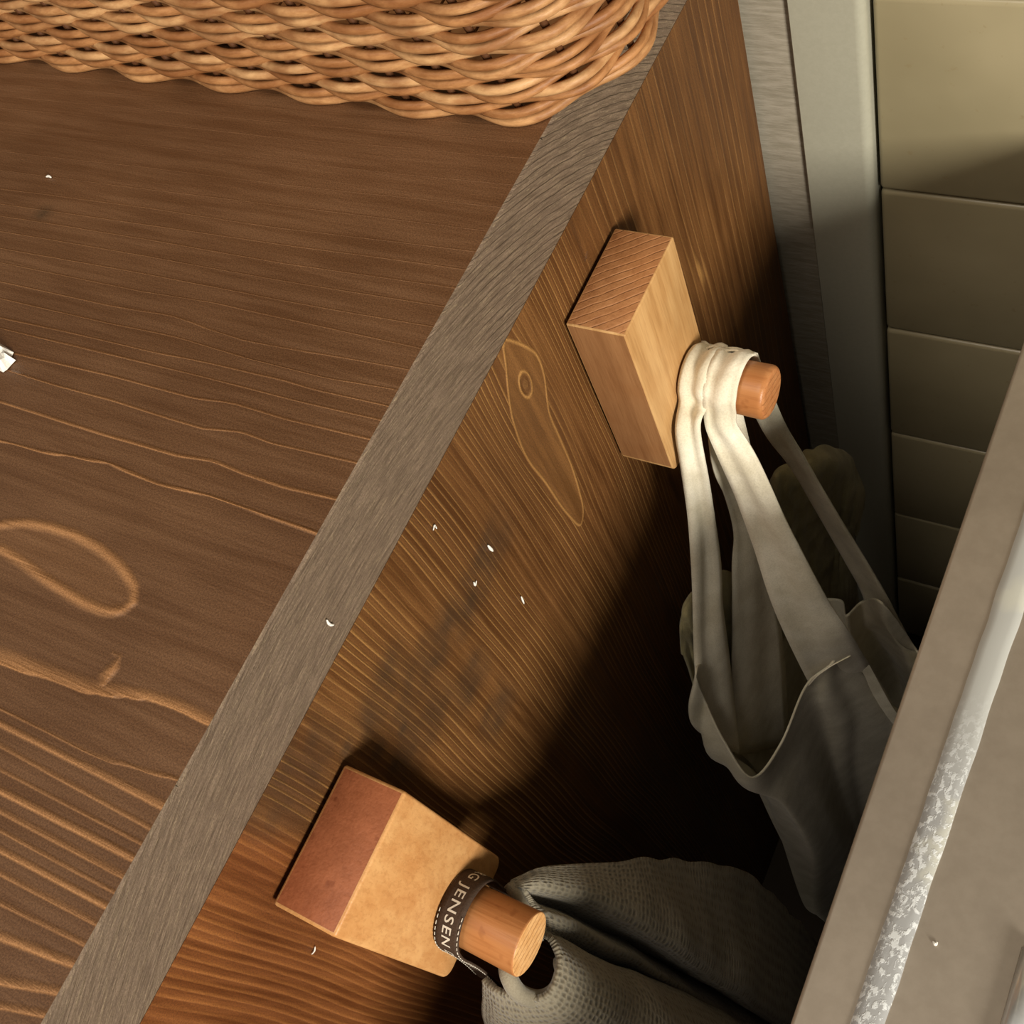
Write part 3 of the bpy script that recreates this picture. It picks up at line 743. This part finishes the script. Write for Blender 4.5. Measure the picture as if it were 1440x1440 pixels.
drape('folded_flap', [
 [(0.032,0.1484,-0.2509),(0.033,0.1557,-0.238),(0.035,0.1653,-0.2429),(0.037,0.1732,-0.2555),(0.04,0.1815,-0.254),(0.044,0.2003,-0.2799),(0.047,0.2127,-0.3055),(0.048,0.2162,-0.3242),(0.05,0.221,-0.3594),(0.049,0.2147,-0.3807),(0.047,0.2044,-0.3948)],
 [(0.033,0.1464,-0.2577),(0.036,0.1496,-0.2371),(0.039,0.1557,-0.2406),(0.041,0.1624,-0.253),(0.045,0.1694,-0.2524),(0.049,0.1827,-0.2711),(0.051,0.1925,-0.292),(0.052,0.1957,-0.3088),(0.053,0.1997,-0.3309),(0.051,0.2033,-0.3635),(0.049,0.1979,-0.3887)],
 [(0.033,0.1428,-0.285),(0.035,0.1449,-0.2801),(0.037,0.1499,-0.2865),(0.039,0.1559,-0.2981),(0.041,0.1658,-0.3138),(0.043,0.1777,-0.3363),(0.045,0.1876,-0.3581),(0.047,0.1907,-0.369),(0.049,0.1947,-0.3845),(0.049,0.1981,-0.4036),(0.047,0.1998,-0.4231)],
 [(0.029,0.1225,-0.3732),(0.031,0.1273,-0.3774),(0.033,0.1329,-0.3834),(0.035,0.1404,-0.3968),(0.037,0.1519,-0.4171),(0.039,0.1661,-0.4432),(0.043,0.1748,-0.4552),(0.047,0.1797,-0.4608),(0.049,0.1881,-0.4757),(0.049,0.1969,-0.4952),(0.049,0.2017,-0.5035)]], .0028, 3)
drape('folded_flap', [
 [(0.0235,0.0602,-0.2454),(0.0235,0.066,-0.2296),(0.024,0.0734,-0.2203),(0.025,0.0819,-0.2222),(0.028,0.0946,-0.2252),(0.032,0.1028,-0.2406),(0.035,0.107,-0.2628),(0.038,0.1122,-0.2953)],
 [(0.025,0.0592,-0.2507),(0.026,0.0657,-0.2352),(0.027,0.0716,-0.2282),(0.028,0.0781,-0.2329),(0.031,0.0855,-0.2388),(0.034,0.0934,-0.2512),(0.037,0.0991,-0.2695),(0.04,0.1041,-0.2939)],
 [(0.0255,0.0563,-0.2754),(0.027,0.0611,-0.2767),(0.029,0.0667,-0.2842),(0.031,0.0726,-0.2921),(0.033,0.0786,-0.3005),(0.035,0.0845,-0.3104),(0.037,0.0916,-0.3241),(0.04,0.099,-0.3344)],
 [(0.026,0.0472,-0.348),(0.028,0.051,-0.3512),(0.03,0.0549,-0.3544),(0.032,0.0599,-0.3607),(0.034,0.0655,-0.3688),(0.036,0.0713,-0.3773),(0.038,0.0779,-0.3879),(0.04,0.0915,-0.4119)]], .0022, 8)

# ------------------------------------------------------------------ towel
tw = empty('waffle_towel', (.033, -.083, -.15))
tag(tw, 'grey waffle-weave towel hanging by a dark woven loop from the near peg', 'towel')
wf = waffle('grey_waffle', (158, 149, 128), (124, 115, 96))
TWL = [
 [(0.0327,-0.068,-0.142),(0.0357,-0.0692,-0.141),(0.038,-0.0689,-0.145),(0.0424,-0.0733,-0.15),(0.046,-0.0776,-0.152),(0.0512,-0.0786,-0.15),(0.056,-0.0832,-0.15),(0.0573,-0.091,-0.15),(0.0553,-0.0958,-0.15),(0.0485,-0.0984,-0.15),(0.041,-0.0999,-0.15),(0.0344,-0.0988,-0.152)],
 [(0.0361,-0.0576,-0.16),(0.0405,-0.0632,-0.158),(0.0347,-0.0699,-0.168),(0.0468,-0.0705,-0.165),(0.0462,-0.0767,-0.172),(0.0513,-0.0775,-0.163),(0.0606,-0.0822,-0.16),(0.0636,-0.0904,-0.16),(0.061,-0.0975,-0.16),(0.0513,-0.1027,-0.16),(0.0415,-0.1053,-0.16),(0.0342,-0.1032,-0.16)],
 [(0.0452,-0.0432,-0.2),(0.0552,-0.0577,-0.195),(0.0395,-0.0657,-0.215),(0.0576,-0.069,-0.205),(0.0472,-0.0769,-0.22),(0.0603,-0.0767,-0.196),(0.071,-0.083,-0.195),(0.0755,-0.094,-0.19),(0.0714,-0.1033,-0.19),(0.0576,-0.1125,-0.185),(0.0437,-0.1157,-0.18),(0.0326,-0.1122,-0.18)],
 [(0.053,-0.0229,-0.27),(0.0747,-0.0581,-0.255),(0.0515,-0.0639,-0.285),(0.0737,-0.0705,-0.27),(0.0582,-0.0744,-0.29),(0.0752,-0.0734,-0.26),(0.0905,-0.0844,-0.25),(0.0901,-0.0982,-0.25),(0.0828,-0.1115,-0.24),(0.0695,-0.1218,-0.24),(0.0546,-0.1294,-0.23),(0.0378,-0.1268,-0.23)],
 [(0.0666,-0.0033,-0.39),(0.0931,-0.0592,-0.37),(0.0737,-0.0575,-0.4),(0.0905,-0.0689,-0.39),(0.078,-0.0729,-0.41),(0.0921,-0.0698,-0.38),(0.1015,-0.0825,-0.37),(0.1019,-0.0992,-0.36),(0.0985,-0.1137,-0.35),(0.0887,-0.1279,-0.34),(0.0744,-0.1349,-0.34),(0.0577,-0.1369,-0.34)],
 [(0.0967,-0.0035,-0.66),(0.1074,-0.0515,-0.66),(0.0964,-0.0509,-0.67),(0.1029,-0.0627,-0.67),(0.0963,-0.0658,-0.67),(0.103,-0.0682,-0.66),(0.1114,-0.0786,-0.66),(0.1113,-0.093,-0.66),(0.1069,-0.1092,-0.66),(0.097,-0.1234,-0.66),(0.0857,-0.1337,-0.66),(0.0757,-0.134,-0.66)]]
T_ = np.array(TWL)                                  # (levels, folds, 3)
T1 = np.array([cr(r, 14) for r in T_])              # along u
Ts = cr(T1.reshape(len(T_), -1), 26).reshape(-1, T1.shape[1], 3)
nu, nv2 = Ts.shape[0], Ts.shape[1]
arcl = np.concatenate([[0], np.cumsum(np.linalg.norm(np.diff(Ts[60], axis=0), axis=1))])
dn = np.concatenate([[0], np.cumsum(np.linalg.norm(np.diff(Ts[:, nv2//2], axis=0), axis=1))])
V = []; UV = []
for i in range(nu):
    for j in range(nv2):
        p = Vector(Ts[i, j]); k = min(1, i/20)
        p += Vector((noise.noise(p*40), noise.noise(p*40+Vector((7, 7, 7))), 0))*.0018*k
        V.append(tuple(p)); UV.append((arcl[j]/.0026, dn[i]/.0026))
o = mk('towel_cloth', V, grid_faces(nu, nv2), wf, tw, uv=UV)
md = o.modifiers.new('thickness', 'SOLIDIFY'); md.thickness = .0022; md.offset = 0
# gathered top: small rolled collar where the loop is sewn on
col_pts = cr([(0.0327,-0.0685,-0.142),(0.037,-0.0712,-0.143),(0.0421,-0.0753,-0.147),(0.0472,-0.0811,-0.15)], 6)
Vt, Ft = tube(col_pts, .0022, 8); mk('sewn_edge', Vt, Ft, wf, tw)
rr = cr([(0.056,-0.0831,-0.1542),(0.0565,-0.0869,-0.1602),(0.056,-0.0931,-0.1589),(0.053,-0.097,-0.1547),(0.049,-0.0976,-0.1474),(0.046,-0.0948,-0.1413),(0.043,-0.0908,-0.1411)], 6)
Vt, Ft = tube(rr, .0030, 10); mk('rolled_hem', Vt, Ft, wf, tw)
# loop
lp = NT('dark_woven_tape', .75, .2)
lf = lp.noise(lp.pos(), 1600, 3, .7)
lp.col(lp.mix(lf, lin((44, 33, 26)), lin((84, 66, 52)))); lp.bump(lf, .0002)
thread = plain('pale_thread', (214, 206, 190), .8, .1)
yd, zd, rl = -.083, -.129, .0128
path = [(-.0715, -.150), (-.0708, -.138)] + [(yd+rl*math.cos(a), zd+rl*math.sin(a)) for a in np.radians([0, 30, 60, 90, 120, 150, 180])] + [(-.0960, -.136), (-.0964, -.145), (-.0976, -.157), (-.0995, -.1700)]
PP = cr(path, 10)
sl = np.concatenate([[0], np.cumsum(np.linalg.norm(np.diff(PP, axis=0), axis=1))])
XC, HW = .0292, .0045
def onloop(s, u, lift):
    y = np.interp(s, sl, PP[:, 0]); z = np.interp(s, sl, PP[:, 1])
    y2 = np.interp(s+.0003, sl, PP[:, 0]); z2 = np.interp(s+.0003, sl, PP[:, 1])
    t = np.array([y2-y, z2-z]); t /= np.linalg.norm(t)+1e-12
    # outward normal: direction turned away from the peg
    n = np.array([t[1], -t[0]])
    if n @ np.array([y-yd, z-zd]) < 0: n = -n
    return (XC+u+.0012*(s/sl[-1]-.5)*2, y+n[0]*lift, z+n[1]*lift)
V = []
ns = 110
for i in range(ns):
    s = sl[-1]*.995*i/(ns-1)
    for u in np.linspace(-HW, HW, 6): V.append(onloop(s, u, 0))
lo = mk('hanging_loop', V, grid_faces(ns, 6), lp.m, tw)
md = lo.modifiers.new('thickness', 'SOLIDIFY'); md.thickness = .0007; md.offset = 0
for u in (-HW+.0003, HW-.0003):
    # dashes of edge stitching
    V = []; F = []; s = sl[-1]*.42
    while s < sl[-1]*.96:
        a = [onloop(s+q, u, .0005) for q in (0, .0006, .0012)]
        vt, ft = tube(a, .00016, 5); b = len(V); V += vt; F += [tuple(i+b for i in f) for f in ft]; s += .0020
    mk('stitching', V, F, thread, lo)
cu = bpy.data.curves.new('lettering', 'FONT'); cu.body = 'GEORG JENSEN DAMASK'; cu.size = .0046; cu.space_character = 1.16
cu.resolution_u = 3; cu.offset = .00004
to = bpy.data.objects.new('tmp_text', cu); COL.objects.link(to)
dg = bpy.context.evaluated_depsgraph_get(); dg.update()
tme = bpy.data.meshes.new_from_object(to.evaluated_get(dg))
bpy.data.objects.remove(to)
bmx = bmesh.new(); bmx.from_mesh(tme)
bmesh.ops.triangulate(bmx, faces=bmx.faces[:])
bmesh.ops.subdivide_edges(bmx, edges=[e for e in bmx.edges if e.calc_length() > .0008], cuts=1)
xs = [v.co.x for v in bmx.verts]; tx = max(xs)
S0 = sl[-1]*.12-.0034
VV = [onloop(S0+v.co.x*1.28, v.co.y-.0016, .00050) for v in bmx.verts]
bmx.verts.index_update()
FF = [tuple(v.index for v in f.verts) for f in bmx.faces]
bmx.free()
mk('woven_lettering', VV, FF, thread, lo, smooth=False)

# ------------------------------------------------------------------ crumbs and lint
white = plain('white_paper', (236, 232, 222), .8, .2, 400, .15, .0002)
pp = [(-0.158,0.011,0),(-0.1508,0.0103,0),(-0.1465,0.0095,0),(-0.1434,0.0088,0),(-0.1433,0.007,0),(-0.1402,0.0063,0),(-0.1412,0.0047,0),(-0.141,0.0024,0),(-0.1424,0.0012,0),(-0.1497,0.0018,0)]
V = [(p[0], p[1], .0002+.0004*(i % 2)) for i, p in enumerate(pp)]; n = len(V)
c0 = np.mean(np.array(pp), 0)
V += [(c0[0]+(p[0]-c0[0])*.6, c0[1]+(p[1]-c0[1])*.6, .0024+.0009*((i*7) % 3)) for i, p in enumerate(pp)]
V += [(c0[0], c0[1], .0026)]
F = [(i, (i+1) % n, n+(i+1) % n, n+i) for i in range(n)]+[(n+i, n+(i+1) % n, 2*n) for i in range(n)]+[tuple(range(n-1, -1, -1))]
F = [tuple(reversed(f)) for f in F]
o = mk('paper_scrap', V, F, white, smooth=False); tag(o, 'torn white scrap lying at the left edge of the wooden top', 'scrap')
def curl(name, pts, r, label, group='white crumbs and fibres on the wood'):
    P = cr(pts, 5); m = len(P); rr = r*(.35+.65*np.sin(np.linspace(.2, math.pi-.2, m)))
    Vt, Ft = tube(P, rr, 6); o = mk(name, Vt, Ft, white); tag(o, label, 'crumb', group)
def onx(pts, lift=.0006): return [(p[0]+lift, p[1], p[2]) for p in pts]
curl('wood_fibre', onx([(0,-0.0327,-0.0206),(0,-0.0331,-0.0228),(0,-0.0324,-0.0247)]), .00045, 'tiny white curl stuck on the grey end-grain edge')
curl('wood_fibre', onx([(0,-0.1112,-0.0978),(0,-0.1124,-0.0986),(0,-0.1136,-0.098)]), .0003, 'thin white fibre beside the near hook, left of its lower corner')
curl('wood_fibre', onx([(0,0.023,-0.0817),(0,0.0231,-0.0845),(0,0.0233,-0.0865)]), .0006, 'brightest white crumb on the cabinet side above the dark stain')
curl('wood_fibre', onx([(0,0.0102,-0.0843),(0,0.0099,-0.0861),(0,0.0113,-0.0856)]), .0004, 'small crumb on the cabinet side just below the brightest one')
curl('wood_fibre', onx([(0,0.0219,-0.1206),(0,0.0215,-0.1229),(0,0.0211,-0.1252)]), .0004, 'small crumb on the cabinet side at the edge of the shadow')
curl('wood_fibre', onx([(0,0.0102,-0.0473),(0,0.0117,-0.0467),(0,0.0115,-0.0487)]), .0003, 'faint crumb on the cabinet side close below the grey edge')
curl('wood_fibre', [(p[0], p[1], .0005) for p in [(-0.1866,0.0788,0),(-0.1855,0.0793,0),(-0.184,0.0789,0)]], .0005, 'tiny white crumb on the top in front of the basket')
curl('wood_fibre', [(p[0], p[1], ZC+.0005) for p in [(0.1617,-0.0356,-0.12),(0.1625,-0.0361,-0.12),(0.1628,-0.0353,-0.12)]], .0005, 'white crumb on the steel worktop right of the pale strip')
